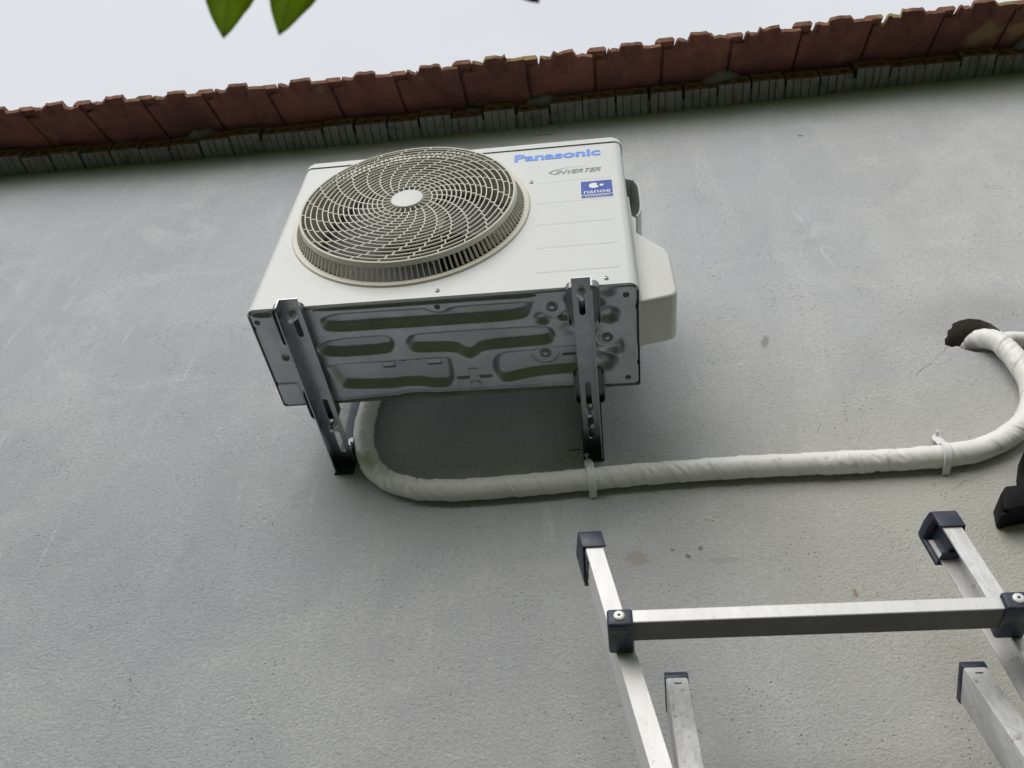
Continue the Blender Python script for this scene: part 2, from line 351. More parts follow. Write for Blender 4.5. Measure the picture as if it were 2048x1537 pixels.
# ================================================================ the house: wall, brick course, tiled eave
house = tag(empty('house', (0.6, YW, -2.85)), 'grey plastered house wall under a red tiled eave with a brick course', 'house')
HO = Vector(house.location)
def hlink(name, bm, m, smooth=None, mats=None):
    bmesh.ops.translate(bm, verts=bm.verts[:], vec=-HO); o = link(name, bm, m, house, smooth, mats); return o
HOLE = [(1.518, .262), (1.524, .283), (1.533, .292), (1.540, .312), (1.553, .322), (1.560, .338), (1.580, .348), (1.603, .353), (1.627, .347), (1.645, .330), (1.656, .306), (1.660, .280), (1.650, .255), (1.632, .236), (1.605, .225), (1.578, .228), (1.556, .240), (1.545, .255), (1.531, .252)]
def build_wall():
    bm = NB()
    out = [(-6, -2.9), (7, -2.9), (7, 1.70)] + [(x, min(zb(x) + .035, 1.70)) for x in np.linspace(6, -5, 23)] + [(-6, 1.64)]
    plate_holes(bm, out, [HOLE], 'y', YW, YW + .22)
    bmesh.ops.recalc_face_normals(bm, faces=bm.faces[:])
    for f in bm.faces:      # the plaster's own coordinates are world ones, so shift the shader by keeping the mesh at the origin
        f.smooth = False
    bm.faces.new([bm.verts.new((x, YW + .21, z)) for x, z in HOLE])  # plate added to close the hole and keep daylight out
    for f in bm.faces:
        cc = f.calc_center_median()
        if YW + .002 < cc.y < YW + .215 and 1.5 < cc.x < 1.7 and .2 < cc.z < .4: f.material_index = 1
    o = link('plaster_wall', bm, M['wall'], None, None, [M['wall'], M['reveal']]); o.parent = house; o.matrix_parent_inverse = Matrix.Translation(-HO)
build_wall()
def build_bricks():
    bm = NB(); pitch = .1199; k0 = -22
    for k in range(k0, 32):
        x0 = -.141 + pitch * k + random.uniform(-.003, .003); x1 = x0 + .111 + random.uniform(-.003, .002)
        z0 = zb((x0 + x1) / 2) + random.uniform(-.005, .005); z1 = z0 + .062 + random.uniform(-.003, .003); yf = .375 + random.uniform(-.012, .008); yb = YW + .08
        tl = random.uniform(-.03, .03)
        mt = frame(((x0 + x1) / 2, 0, z0), (math.cos(tl), 0, math.sin(tl)), (0, 1, 0), (-math.sin(tl), 0, math.cos(tl))); w = (x1 - x0) / 2; h = z1 - z0
        hs = [circ(sx * w * .5, h * .52, min(.019, h * .34), 14) for sx in (-1, 1)]
        vs, tr = flat_holes([(-w, 0), (w, 0), (w, h), (-w, h)], hs)
        V = [bm.verts.new(mt @ Vector((p[0], yf, p[1]))) for p in vs]
        for f in tr: bm.faces.new([V[i] for i in f]).material_index = 0
        for hl in hs:
            A = [bm.verts.new(mt @ Vector((p[0], yf, p[1]))) for p in hl]; B = [bm.verts.new(mt @ Vector((p[0], yf + .06, p[1]))) for p in hl]
            for i in range(14): bm.faces.new((A[i], B[i], B[(i + 1) % 14], A[(i + 1) % 14])).material_index = 0
            bm.faces.new(B).material_index = 0
        # underside with narrow grooves running back to the wall
        prof = [(-w, 0)]
        for g in (-.55, -.02, .5):
            c = g * w + random.uniform(-.004, .004); d = .0013 + random.uniform(0, .0012); prof += [(c - d, 0), (c - d * .8, .009), (c + d * .8, .009), (c + d, 0)]
        prof += [(w, 0)]
        A = [bm.verts.new(mt @ Vector((p[0], yf, p[1] - .0003))) for p in prof]; B = [bm.verts.new(mt @ Vector((p[0], yb, p[1] - .0003))) for p in prof]
        for i in range(len(prof) - 1):
            f = bm.faces.new((A[i], A[i + 1], B[i + 1], B[i])); f.material_index = 1 if abs(prof[i][1] - prof[i + 1][1]) < 1e-6 and prof[i][1] == 0 else 0
        for sx in (-w, w):
            bm.faces.new([bm.verts.new(mt @ Vector(p)) for p in ((sx, yf, 0), (sx, yb, 0), (sx, yb, h), (sx, yf, h))]).material_index = 2
        bm.faces.new([bm.verts.new(mt @ Vector(p)) for p in ((-w, yf, h), (w, yf, h), (w, yb, h), (-w, yb, h))]).material_index = 0
    # mortar in the joints, a little behind the brick faces
    for k in range(k0, 32):
        xc = -.141 + pitch * k - .0045; z0 = zb(xc) + random.uniform(.004, .014); box(bm, (xc - .007, .390 + random.uniform(0, .02), z0), (xc + .007, YW + .07, z0 + .052), 2)
    hlink('brick_course', bm, M['brick'], None, [M['brick'], M['limewash'], M['mortar']])
    # rough bedding mortar squeezed out between bricks and tiles
    bm = NB(); xs = np.arange(-2.9, 3.75, .012); prev = None
    for x in xs:
        r_ = []
        n1 = noise.noise(Vector((x * 5, 2, 0))); n2 = noise.noise(Vector((x * 22, 5, 0))); big = max(0, noise.noise(Vector((x * 4.6, 9, 0))) - .06)
        yc = .422 - .11 * big; zc = zb(x) + .064 - .02 * big
        for a in range(10):
            an = 2 * math.pi * a / 10; rr = .024 + .006 * n1 + .007 * n2 + .022 * big + .010 * noise.noise(Vector((x * 55, a * 1.3, 1)))
            r_.append(bm.verts.new((x, yc + rr * 1.3 * math.cos(an), zc + rr * .75 * math.sin(an))))
        if prev:
            for a in range(10): bm.faces.new((prev[a], prev[(a + 1) % 10], r_[(a + 1) % 10], r_[a]))
        prev = r_
    hlink('bedding_mortar', bm, M['mortar'], True)
build_bricks()
def build_tiles():
    """interlocking clay tiles seen from below: a hollow rib in the middle, a roll over the joint at the side"""
    bm = NB(); P = .2335; a = math.radians(26); th = .013
    def put(x, s, h):            # s along the slope from the eave, h normal to it
        xx = x
        z0 = zb(xc) + .072; y0 = .190 + ye
        return (x, y0 + s * math.cos(a) - h * math.sin(a), z0 + (y0 - .378) * math.tan(a) + s * math.sin(a) + h * math.cos(a))
    for k in range(-15, 13):
        xs = .736 + P * k; xc = xs + P / 2; ye = random.uniform(-.006, .006); jit = random.uniform(-.003, .003)
        # (offset in x, rib height at the eave, kind): u from the left joint
        def h_at(u, s):
            t_ = max(0.0, 1 - s / .085)
            c = .137; half = .043 * (0.25 + .75 * t_)
            hb = .021 * min(1, max(0, (half - abs(u - c)) / (.010))) * (1 if t_ > 0 else 0) * (.45 + .55 * t_)
            nub = .008 * min(1, max(0, (.009 - abs(u - .060)) / .004)) * (1 if s < .05 else .2)
            roll = .0
            return hb + nub
        us = sorted(set([.0155, .03, .050, .0555, .060, .0645, .070, .085] + [.137 + d for d in (-.045, -.043, -.036, -.033, -.02, 0, .02, .033, .036, .043, .045)] + [.20, .2335 + .003]))
        ss = [0, .012, .03, .05, .07, .085, .1, .16, .25, .40]
        cut = lambda u, s: max(s, .034 if u < .0555 else 0)
        jag = {u: (random.uniform(-.003, .003) + (.010 if random.random() < .08 else 0), random.uniform(-.0015, .0015)) for u in us}
        js = lambda u, s: jag[u][0] if s == 0 else 0
        lo = [[bm.verts.new(put(xs + u + jit, cut(u, s) + js(u, s), h_at(u, s) + (jag[u][1] if s == 0 else 0))) for u in us] for s in ss]
        def h_top(u, s):
            c = .137; return th + .021 * min(1, max(0, (.043 - abs(u - c)) / .010)) + .006 * min(1, max(0, (.012 - abs(u - .060)) / .004))
        hi = [[bm.verts.new(put(xs + u + jit, cut(u, s) + js(u, s), h_top(u, s) + (jag[u][1] if s == 0 else 0))) for u in us] for s in ss]
        for G in (lo, hi):
            for i in range(len(ss) - 1):
                for j in range(len(us) - 1): bm.faces.new((G[i][j], G[i][j + 1], G[i + 1][j + 1], G[i + 1][j]))
        for j in range(len(us) - 1): bm.faces.new((lo[0][j], lo[0][j + 1], hi[0][j + 1], hi[0][j])).material_index = 1
        for i in range(len(ss) - 1):
            for j in (0, -1): bm.faces.new((lo[i][j], hi[i][j], hi[i + 1][j], lo[i + 1][j]))
        # the roll: tile edge that rides over its neighbour at the joint, raised so a dark gap shows under it
        dy = random.uniform(.002, .016); wob = random.uniform(-.003, .003)
        prof = [(-.020, .0125), (.012, .0130), (.044, .0130), (.048, .020), (.042, .031), (-.006, .031), (-.016, .022)]
        A = [bm.verts.new(put(xs + u + wob, dy, h)) for u, h in prof]; B = [bm.verts.new(put(xs + u + wob, .40, h)) for u, h in prof]; n = len(prof)
        bm.faces.new(A[::-1]).material_index = 1; bm.faces.new(B)
        for i in range(n): bm.faces.new((A[i], A[(i + 1) % n], B[(i + 1) % n], B[i]))
        # closing strip up in the joint, well behind the eave
        A = [bm.verts.new(put(xs + u, s, .012)) for u, s in ((.000, .03), (.020, .036), (.020, .40), (.000, .40))]; bm.faces.new(A)
    # the courses above, up to the ridge
    for i in range(7):
        pass
    x0, x1 = -2.9, 3.75
    def q(x, s, h):
        return (x, .19 + s * math.cos(a) - h * math.sin(a), zb(x) + .072 + (.19 - .378) * math.tan(a) + s * math.sin(a) + h * math.cos(a))
    for h in (.036, .05):
        bm.faces.new([bm.verts.new(q(x, s, h)) for x, s in ((x0, .34), (x1, .34), (x1, 3.4), (x0, 3.4))])
    bm.faces.new([bm.verts.new(q(x, .34, h)) for x, h in ((x0, .036), (x1, .036), (x1, .05), (x0, .05))])
    hlink('tiled_roof', bm, M['tile'], None, [M['tile'], M['lit_tile_edge']])
build_tiles()
for L in ([(1.5243, .2575), (1.498, .228), (1.4815, .219), (1.462, .195), (1.444, .186), (1.419, .158)], [(-.888, .339), (-.893, .315), (-.908, .284), (-.93, .262), (-.945, .246)], [(1.478, -.136), (1.449, -.152), (1.416, -.161), (1.386, -.183)]):
    pts = []
    for a, b in zip(L, L[1:]): pts += [(a[0] + (b[0] - a[0]) * k / 5 + random.uniform(-.002, .002), a[1] + (b[1] - a[1]) * k / 5 + random.uniform(-.002, .002)) for k in range(5)]
    bm = NB(); prev = None
    for p in pts:
        w = random.uniform(.0001, .0005); cur = [bm.verts.new((p[0], YW - .0005, p[1] + sgn * w)) for sgn in (-1, 1)]
        if prev: bm.faces.new((prev[0], prev[1], cur[1], cur[0]))
        prev = cur
    hlink('hairline_crack', bm, M['dark'])
bm = NB(); box(bm, (.6165, YW - .0008, -.0165), (.640, YW + .001, -.0140)); box(bm, (.638, YW - .0008, -.0165), (.649, YW + .001, -.0150)); hlink('pen_mark', bm, M['ink'])

# ================================================================ the air conditioner
ac = tag(empty('air_conditioner', (.39, .134, 0)), 'white outdoor air conditioner unit with round fan grille, mounted on two steel brackets', 'air conditioner')
AO = Vector(ac.location)
def alink(name, bm, m, smooth=None, parent=None, mats=None):
    bmesh.ops.translate(bm, verts=bm.verts[:], vec=-AO); return link(name, bm, m, parent or ac, smooth, mats)
Wd, Dp, RC, TOP = .780, .268, .018, .5655
FC = (.300, .309)
def casing():
    bm = NB(); z0 = .0
    # front sheet: left part with the fan opening, right part with pressed grooves
    xs = .575
    vs, tr = flat_holes([(RC, z0), (xs, z0), (xs, TOP), (RC, TOP)], [circ(*FC, .2555, 96)])
    V = [bm.verts.new((p[0], 0, p[1])) for p in vs]
    for f in tr: bm.faces.new([V[i] for i in f])
    zr = (.4016, .3115, .2254, .1378, .0516)
    gx = np.unique(np.concatenate([np.linspace(xs, .582, 2), np.linspace(.582, .592, 5), np.linspace(.592, .742, 6), np.linspace(.742, .754, 5), [Wd - RC]]))
    gz = np.unique(np.concatenate([[z0, TOP]] + [np.linspace(r - .008, r + .008, 15) for r in zr]))
    G = []
    for z in gz:
        row = []
        for x in gx:
            d = 0
            for r in zr:
                ex = max(.588 - x, x - .748, 0); dd = math.hypot(ex, z - r)
                if dd < .0065: d = max(d, .0013 * (.5 + .5 * math.cos(math.pi * dd / .0065)))
            row.append(bm.verts.new((x, d, z)))
        G.append(row)
    for j in range(len(gz) - 1):
        for i in range(len(gx) - 1): bm.faces.new((G[j][i], G[j][i + 1], G[j + 1][i + 1], G[j + 1][i]))
    # plan outline of the rest: rounded front corners, sides, back
    pl = [(Wd - RC + RC * math.sin(math.radians(a)), RC - RC * math.cos(math.radians(a))) for a in np.linspace(0, 90, 9)] + [(Wd, Dp - .004), (Wd - .004, Dp), (.004, Dp), (0, Dp - .004)] + [(RC - RC * math.sin(math.radians(a)), RC - RC * math.cos(math.radians(a))) for a in np.linspace(90, 0, 9)]
    A = [bm.verts.new((x, y, z0)) for x, y in pl]; B = [bm.verts.new((x, y, TOP)) for x, y in pl]
    for i in range(len(pl) - 1): bm.faces.new((A[i], A[i + 1], B[i + 1], B[i]))
    # bottom return flange of the sheet
    inn = [(x + (.006 if x < .1 else -.006 if x > .7 else 0), y + (.006 if y < .02 else 0)) for x, y in pl]
    I = [bm.verts.new((min(max(x, .006), Wd - .006), max(y, .006), z0)) for x, y in pl]
    for i in range(len(pl) - 1):
        if pl[i][1] < .03 and pl[i + 1][1] < .03:
            try: bm.faces.new((A[i], A[i + 1], I[i + 1], I[i]))
            except ValueError: pass
    bm.faces.new((A[-1], A[0], I[0], I[-1]))
    bmesh.ops.remove_doubles(bm, verts=bm.verts[:], dist=1e-5)
    return alink('casing', bm, M['ivory'], 35)
cas = casing()
def lid():
    bm = NB(); o_ = .0022; r = RC + .004
    pl = rrect(-o_, -o_, Wd + o_, Dp + o_, r, 8)
    prism(bm, pl, 'z', TOP + .0035, .590)
    es = [e for e in bm.edges if all(v.co.z > .589 for v in e.verts)]
    bmesh.ops.bevel(bm, geom=es, offset=.006, segments=3, affect='EDGES', profile=.5)
    alink('top_lid', bm, M['ivory'], 35)
    bm = NB(); prism(bm, rrect(.004, .004, Wd - .004, Dp - .004, RC - .004, 6), 'z', TOP - .004, TOP + .0036); alink('lid_seam', bm, M['dark'])
lid()
# ---- base pan: pressed steel tray seen from below
def sdf_poly(P, X, Y):
    P = np.array(P); d = np.full(X.shape, 1e9); ins = np.zeros(X.shape, bool)
    for i in range(len(P)):
        a, b = P[i], P[(i + 1) % len(P)]; e = b - a; wx, wy = X - a[0], Y - a[1]
        t_ = np.clip((wx * e[0] + wy * e[1]) / (e @ e), 0, 1); d = np.minimum(d, (wx - e[0] * t_) ** 2 + (wy - e[1] * t_) ** 2)
        c = ((a[1] > Y) != (b[1] > Y)) & (X < (b[0] - a[0]) * (Y - a[1]) / (b[1] - a[1] + 1e-12) + a[0]); ins ^= c
    return np.where(ins, 1, -1) * np.sqrt(d)
def sm(a, b, x): t_ = np.clip((x - a) / (b - a), 0, 1); return t_ * t_ * (3 - 2 * t_)
def chaikin(P, n=2):
    for _ in range(n):
        Q = []
        for i in range(len(P)):
            a, b = np.array(P[i]), np.array(P[(i + 1) % len(P)]); Q += [tuple(a * .75 + b * .25), tuple(a * .25 + b * .75)]
        P = Q
    return P
def base_pan():
    st = .0014; xs = np.arange(.0018, .7786, st); ys = np.arange(.0068, .2672, st); X, Y = np.meshgrid(xs, ys)
    A = [(.1494, .0237), (.1357, .0534), (.1552, .0734), (.2601, .0727), (.4284, .0745), (.5468, .074), (.569, .062), (.5799, .0319), (.5704, .0275), (.5104, .0275), (.4085, .0263), (.4, .0356), (.3834, .0385), (.3692, .0335), (.3634, .0262), (.3463, .026), (.271, .0245)]
    B1 = [(.1181, .0898), (.2571, .0862), (.2737, .0904), (.2834, .1014), (.2845, .1169), (.2775, .1311), (.2612, .1391), (.1135, .1395)]
    B2 = [(.3261, .0883), (.3111, .0962), (.3028, .1115), (.3034, .1237), (.3101, .1344), (.321, .1415), (.3988, .1441), (.4125, .157), (.4297, .1673), (.448, .16), (.4626, .1455), (.5577, .1442), (.5999, .1425), (.6159, .1266), (.6103, .1026), (.6027, .0948), (.5633, .0895)]
    Cc = [(.1203, .1558), (.2408, .157), (.3765, .1545), (.3904, .1598), (.394, .1698), (.3931, .2185), (.3856, .2346), (.378, .2413), (.3661, .2447), (.3339, .242), (.319, .2349), (.2738, .2326), (.2597, .2369), (.224, .2349), (.1477, .2303), (.1369, .2159), (.1275, .1777)]
    D = [(.5, .1527), (.4822, .1621), (.4735, .1807), (.4718, .2016), (.4749, .2189), (.4864, .2372), (.5022, .24), (.5317, .2337), (.5717, .2256), (.69, .2241), (.69, .1463), (.6128, .1462), (.5959, .1528), (.5569, .1522)]
    Ee = [(.132, .008), (.2942, .0085), (.5177, .008), (.5841, .0075), (.583, .0195), (.5182, .0200), (.5146, .0188), (.2723, .0182), (.1346, .0165)]
    F = [(.006, .0082), (.0544, .0082), (.0534, .0225), (.0121, .0216)]
    H = np.zeros_like(X); d = .018
    for P in (A, B1, B2, Cc, D): H = np.maximum(H, d * sm(-.0005, .0172, sdf_poly(chaikin(P), X, Y)))
    for P, dd, ww in ((Ee, .008, .006), (F, .009, .007)): H = np.maximum(H, dd * sm(-.0005, ww, sdf_poly(chaikin(P, 1), X, Y)))
    # irregular pressings round the compressor studs
    for bx, by, r, dd in ((.5895, .0725, .020, .013), (.7194, .0754, .026, .015), (.705, .1981, .034, .016), (.7261, .160, .026, .013), (.0449, .1306, .010, .008), (.7188, .0118, .024, .009), (.632, .070, .016, .011), (.640, .105, .022, .006), (.70, .045, .018, .006), (.655, .030, .022, .007)):
        q_ = np.hypot(X - bx, (Y - by) * 1.1)
        H = np.maximum(H, dd * .85 * sm(r * 1.1, r * .15, q_))
    H += .0022 * sm(.010, .0, np.abs(X - .0449)) * sm(.13, .12, Y) * sm(.03, .06, Y)
    H += .0018 * sm(.008, 0, np.abs(X - .742)) * sm(.09, .10, Y) * sm(.2, .17, Y)
    H -= .0022 * sm(.198, .204, Y) * sm(.055, .045, X)
    # raised stud pads with a ring groove and a stud in the middle
    for sx, sy, r, lvl in ((.6112, .0442, .023, -.001), (.7145, .1313, .021, -.001), (.5868, .1759, .022, .0155), (.7438, .1148, .018, -.001)):
        R_ = np.hypot(X - sx, Y - sy); k = sm(r + .010, r, R_); H = H * (1 - k) + lvl * k
        H += .0006 * sm(.0035, .0, np.abs(R_ - r + .002))
        if sx < .74:
            H += .006 * sm(.0120, .0105, R_) * sm(.0062, .0078, R_); H -= .0035 * sm(.0060, .0048, R_)
    # louvre tabs, slots, holes and a round stamp
    for a, b, c_, e in ((.2385, .1615, .2660, .1835), (.3355, .1600, .3650, .1835)):
        k = ((X > a) & (X < c_) & (Y > b) & (Y < e)); H = np.where(k, H - .0035 * (Y - b) / (e - b) - .0008, H)
        k = ((X > a) & (X < c_) & (Y >= e) & (Y < e + .0056)); H = np.where(k, H + .016, H)
    for cx, cy, w_, h_ in ((.2862, .1712, .009, .004), (.3151, .1705, .009, .004), (.4086, .2173, .025, .0052), (.4567, .217, .026, .0052), (.636, .1854, .026, .003)):
        q_ = np.maximum(np.abs(X - cx) - w_ / 2, np.abs(Y - cy) - h_ / 2); H += .009 * sm(.0012, -.0004, q_)
    for cx, cy, r in ((.0145, .0334, .0046), (.3857, .0262, .0046), (.7553, .0291, .0050), (.7542, .2451, .0048)):
        H += .011 * sm(r + .0010, r - .0008, np.hypot(X - cx, Y - cy))
    R_ = np.hypot(X - .4328, Y - .2385); H -= .0022 * sm(.0118, .0100, R_); H += .003 * sm(.0022, .0, np.abs(R_ - .0115)) * (np.sin(np.arctan2(Y - .2385, X - .4328) * 3) < .4)
    k = sm(.030, .024, np.abs(X - .4328)) * 0; H += .002 * sm(.012, .006, np.abs(X - .432)) * sm(.19, .197, Y) * sm(.224, .215, Y)
    # back lip groove and rounded outline
    yb = np.interp(X, [0, .05, .14, .20, .262, .275, .325, .338, .64, .70, .78], [.2665, .2665, .2655, .2600, .2590, .2545, .2545, .2575, .2610, .2640, .2665])
    H += .0018 * sm(.0030, .0, np.abs(yb - Y - .008)) * ((X > .12) & (X < .64))
    rad = .013; ex = np.maximum(.0018 + rad - X, X - (.7782 - rad)); ey = np.maximum(.0068 + rad - Y, Y - (yb - rad))
    sd = rad - (np.hypot(np.maximum(ex, 0), np.maximum(ey, 0)) + np.minimum(np.maximum(ex, ey), 0))
    for nx, ny in ((.0018, .0485), (.0018, .2020), (.7782, .205), (.7782, .060)): sd = np.minimum(sd, (np.hypot((X - nx) * 1.6, Y - ny) - .005))
    e_ = np.clip((.0055 - sd) / .0055, 0, 1); H += .0055 * (1 - np.sqrt(1 - e_ ** 2 * .999)) + np.where(sd < 0, .012, 0)
    H += .0012
    keep = sd > -.0022; ny, nx = X.shape
    idx = -np.ones(X.shape, int); idx[keep] = np.arange(keep.sum())
    co = np.stack([X[keep] - AO.x, Y[keep] - AO.y, H[keep] - AO.z], 1)
    q_ = keep[:-1, :-1] & keep[1:, :-1] & keep[:-1, 1:] & keep[1:, 1:]
    f = np.stack([idx[:-1, :-1][q_], idx[1:, :-1][q_], idx[1:, 1:][q_], idx[:-1, 1:][q_]], 1)
    me = bpy.data.meshes.new('base_pan'); me.from_pydata(co.tolist(), [], f.tolist()); me.update(); me.materials.append(M['pan'])
    me.polygons.foreach_set('use_smooth', [True] * len(me.polygons))
    o = bpy.data.objects.new('base_pan', me); C.objects.link(o); o.parent = ac
    # dark cavity behind the holes and slots
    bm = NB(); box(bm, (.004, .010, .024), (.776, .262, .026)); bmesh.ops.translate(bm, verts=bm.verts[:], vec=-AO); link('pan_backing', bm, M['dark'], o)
base_pan()
# ---- fan grille
def grille():
    bm = NB(); c = FC; YF = -.042
    ring(bm, c, [(.2555, -.001), (.2555, -.0045), (.262, -.0052), (.2655, -.0045), (.268, .0005)], 128)     # base ring on the casing
    ring(bm, c, [(.2535, -.004), (.2560, -.004), (.2560, .03), (.2535, .03)], 96)
    ring(bm, c, [(.2345, YF + .001), (.2365, YF), (.2392, YF + .001), (.2418, YF + .0115), (.2390, YF + .0115), (.2350, YF + .0100)], 128)   # front rim
    radii = [.0555, .0668, .0778, .0882, .0985, .1088, .1195, .1305, .1418, .1532, .1643, .1755, .1880, .2010, .2143, .2262]
    for r in radii: ring(bm, c, [(r - .0013, YF + .0006), (r - .0007, YF), (r + .0007, YF), (r + .0013, YF + .0006), (r + .0012, YF + .0031), (r - .0012, YF + .0031)], 96)
    ed = radii + [.2355]
    for i in range(len(ed) - 1):
        r0, r1 = ed[i] + .0008, ed[i + 1] - .0008; rm = (ed[i] + ed[i + 1]) / 2
        for k in range(24):
            th0 = math.radians(15 * k + 101.9 - 280 * (rm - .2164)); w = .0012; sk = math.radians(-280 * (r1 - r0) * .4)
            u0 = Vector((math.cos(th0 - sk / 2), 0, math.sin(th0 - sk / 2))); u1 = Vector((math.cos(th0 + sk / 2), 0, math.sin(th0 + sk / 2))); tn = Vector((-math.sin(th0), 0, math.cos(th0)))
            P = []
            for yy, ww in ((YF + .0004, w), (YF + .0042, w * 1.3)):
                for u, r in ((u0, r0), (u1, r1)):
                    for s in (-1, 1): P.append(bm.verts.new(Vector((c[0], yy, c[1])) + u * r + tn * ww * s))
            for q in ((0, 2, 3, 1), (4, 5, 7, 6), (0, 4, 6, 2), (1, 3, 7, 5)): bm.faces.new([P[j] for j in q])
    for k in range(24):     # straight ribs round the hub
        th0 = math.radians(15 * k + 1.5); u = Vector((math.cos(th0), 0, math.sin(th0))); tn = Vector((-math.sin(th0), 0, math.cos(th0))); P = []
        for yy, ww in ((YF + .0002, .0009), (YF + .017, .0016)):
            for r in (.030, .0550):
                for s in (-1, 1): P.append(bm.verts.new(Vector((c[0], yy, c[1])) + u * r + tn * ww * s))
        for q in ((0, 2, 3, 1), (4, 5, 7, 6), (0, 4, 6, 2), (1, 3, 7, 5), (0, 1, 5, 4), (2, 6, 7, 3)): bm.faces.new([P[j] for j in q])
    ring(bm, c, [(.0545, YF + .010), (.0565, YF + .010), (.0565, YF + .017), (.0545, YF + .017)], 48)
    for k in range(132):    # slats of the side skirt
        th0 = 2 * math.pi * k / 132; u = Vector((math.cos(th0), 0, math.sin(th0))); tn = Vector((-math.sin(th0), 0, math.cos(th0))); P = []
        for r, yy in ((.2553, -.0035), (.2405, YF + .012), (.2445, -.0035), (.2330, YF + .012)):
            for s in (-1, 1): P.append(bm.verts.new(Vector((c[0], yy, c[1])) + u * r + tn * .0012 * s))
        for q in ((0, 2, 3, 1), (4, 5, 7, 6), (0, 4, 6, 2), (1, 3, 7, 5)): bm.faces.new([P[j] for j in q])
    g = alink('fan_grille', bm, M['cream'], 25)
    bm = NB(); ring(bm, c, [(.0001, YF - .0042), (.030, YF - .0040), (.0350, YF - .0030), (.0365, YF - .0010), (.0365, YF + .006), (.0001, YF + .006)], 64); bmesh.ops.translate(bm, verts=bm.verts[:], vec=-AO); link('hub_cap', bm, M['ivory'], g, 40)
    # fan, shroud, coil and motor stay inside
    bm = NB(); ring(bm, c, [(.2530, .03), (.2480, .045), (.2450, .10), (.2470, .10), (.2500, .047), (.2550, .03)], 96); alink('fan_shroud', bm, M['cream'], 40)
    bm = NB(); box(bm, (.010, .006, .5615), (.603, .262, .5640)); box(bm, (.004, .010, .03), (.0065, .262, .5610)); alink('added_dark_liner', bm, M['fan'])  # dark sheets added so the interior behind the grille reads as shade
    bm = NB(); cyl(bm, (c[0], .035, c[1]), (0, 1, 0), .055, .06, 32)
    for k in range(3):
        G = []
        for i in range(10):
            row = []
            for j in range(9):
                r = .05 + (.232 - .05) * i / 9; an = math.radians(120 * k + 20 + (j / 8 - .5) * (78 + 22 * i / 9) + 16 * (i / 9) ** 2); row.append(bm.verts.new((c[0] + r * math.cos(an), .030 + .062 * (j / 8) + .006 * math.sin(math.pi * j / 8), c[1] + r * math.sin(an))))
            G.append(row)
        for i in range(9):
            for j in range(8): bm.faces.new((G[i][j], G[i][j + 1], G[i + 1][j + 1], G[i + 1][j]))
    f = alink('fan', bm, M['fan'], 40); md = f.modifiers.new('thick', 'SOLIDIFY'); md.thickness = .003
    bm = NB(); box(bm, (.012, .215, .03), (.60, .245, .555)); box(bm, (.008, .06, .03), (.030, .215, .555)); alink('condenser_coil', bm, M['coil'])
    bm = NB(); box(bm, (.255, .11, .035), (.345, .118, .545)); cyl(bm, (c[0], .10, c[1]), (0, 1, 0), .045, .07, 24)
    prism(bm, [(.30, .040), (.345, .040), (.352, .060), (.335, .068), (.31, .064)], 'y', .040, .075); prism(bm, [(.205, .036), (.225, .034), (.232, .052), (.212, .056)], 'y', .045, .06)
    alink('motor_mount', bm, M['zinc'])
    bm = NB(); box(bm, (.604, .006, .03), (.607, .262, .555)); alink('partition', bm, M['dark'])
grille()
def screw(x, z):
    bm = NB(); ring(bm, (x, z), [(.0001, -.0034), (.003, -.0030), (.0052, -.0012), (.0056, .0004), (.0001, .0004)], 20)
    s = alink('screw', bm, M['zinc'], 40); bm = NB(); box(bm, (x - .0032, -.0037, z - .0006), (x + .0032, -.0028, z + .0006)); box(bm, (x - .0006, -.00372, z - .0032), (x + .0006, -.00282, z + .0032)); bmesh.ops.translate(bm, verts=bm.verts[:], vec=-AO); link('cross_recess', bm, M['dark'], s)
for p in ((.5676, .410), (.7194, .0195), (.3892, .0192)): screw(*p)
# ---- printing on the front
def aprint(o): o.parent = cas; o.matrix_parent_inverse = Matrix(); o.location = -AO; return o
yp = -.0002
aprint(text_mesh('brand_lettering', 'Panasonic', M['blue_print'], .5255, .7290, .5105, .5450, yp, cas, bold=.032))
aprint(text_mesh('inverter_lettering', 'INVERTER', M['grey_print'], .6215, .7275, .4355, .4530, yp, cas, bold=.006, shear=.45))
bm = NB()
arc = [(.6235, .4345, .0005), (.6165, .4395, .0018), (.6100, .4440, .0026), (.6095, .4470, .0026), (.6160, .4525, .0022), (.6260, .4570, .0016), (.6400, .4610, .0010), (.6600, .4638, .0006), (.6850, .4645, .0004), (.6960, .4640, .0002)]
pts = catmull([(x, z, w) for x, z, w in arc], 5); prev = None
for i, p in enumerate(pts):
    d = (pts[min(i + 1, len(pts) - 1)] - pts[max(i - 1, 0)]); n = Vector((-d.y, d.x)).normalized(); w = max(p.z, .0002)
    cur = [bm.verts.new((p.x + n.x * s * w * .6, yp - .0005, p.y + n.y * s * w * .6)) for s in (-1, 1)]
    if prev: bm.faces.new((prev[0], prev[1], cur[1], cur[0]))
    prev = cur
aprint(link('inverter_swoosh', bm, M['grey_print'], cas))
bm = NB(); box(bm, (.6795, -.0006, .3355), (.7490, yp + .0002, .3925)); box(bm, (.6795, -.0006, .3222), (.7490, yp + .0002, .3325)); stk = aprint(link('sticker', bm, M['sticker_blue'], cas))
bm = NB(); prism(bm, rrect(.6783, .3208, .7502, .3940, .001, 2), 'y', -.00035, yp + .0003); o = link('sticker_border', bm, M['white_print'], stk)
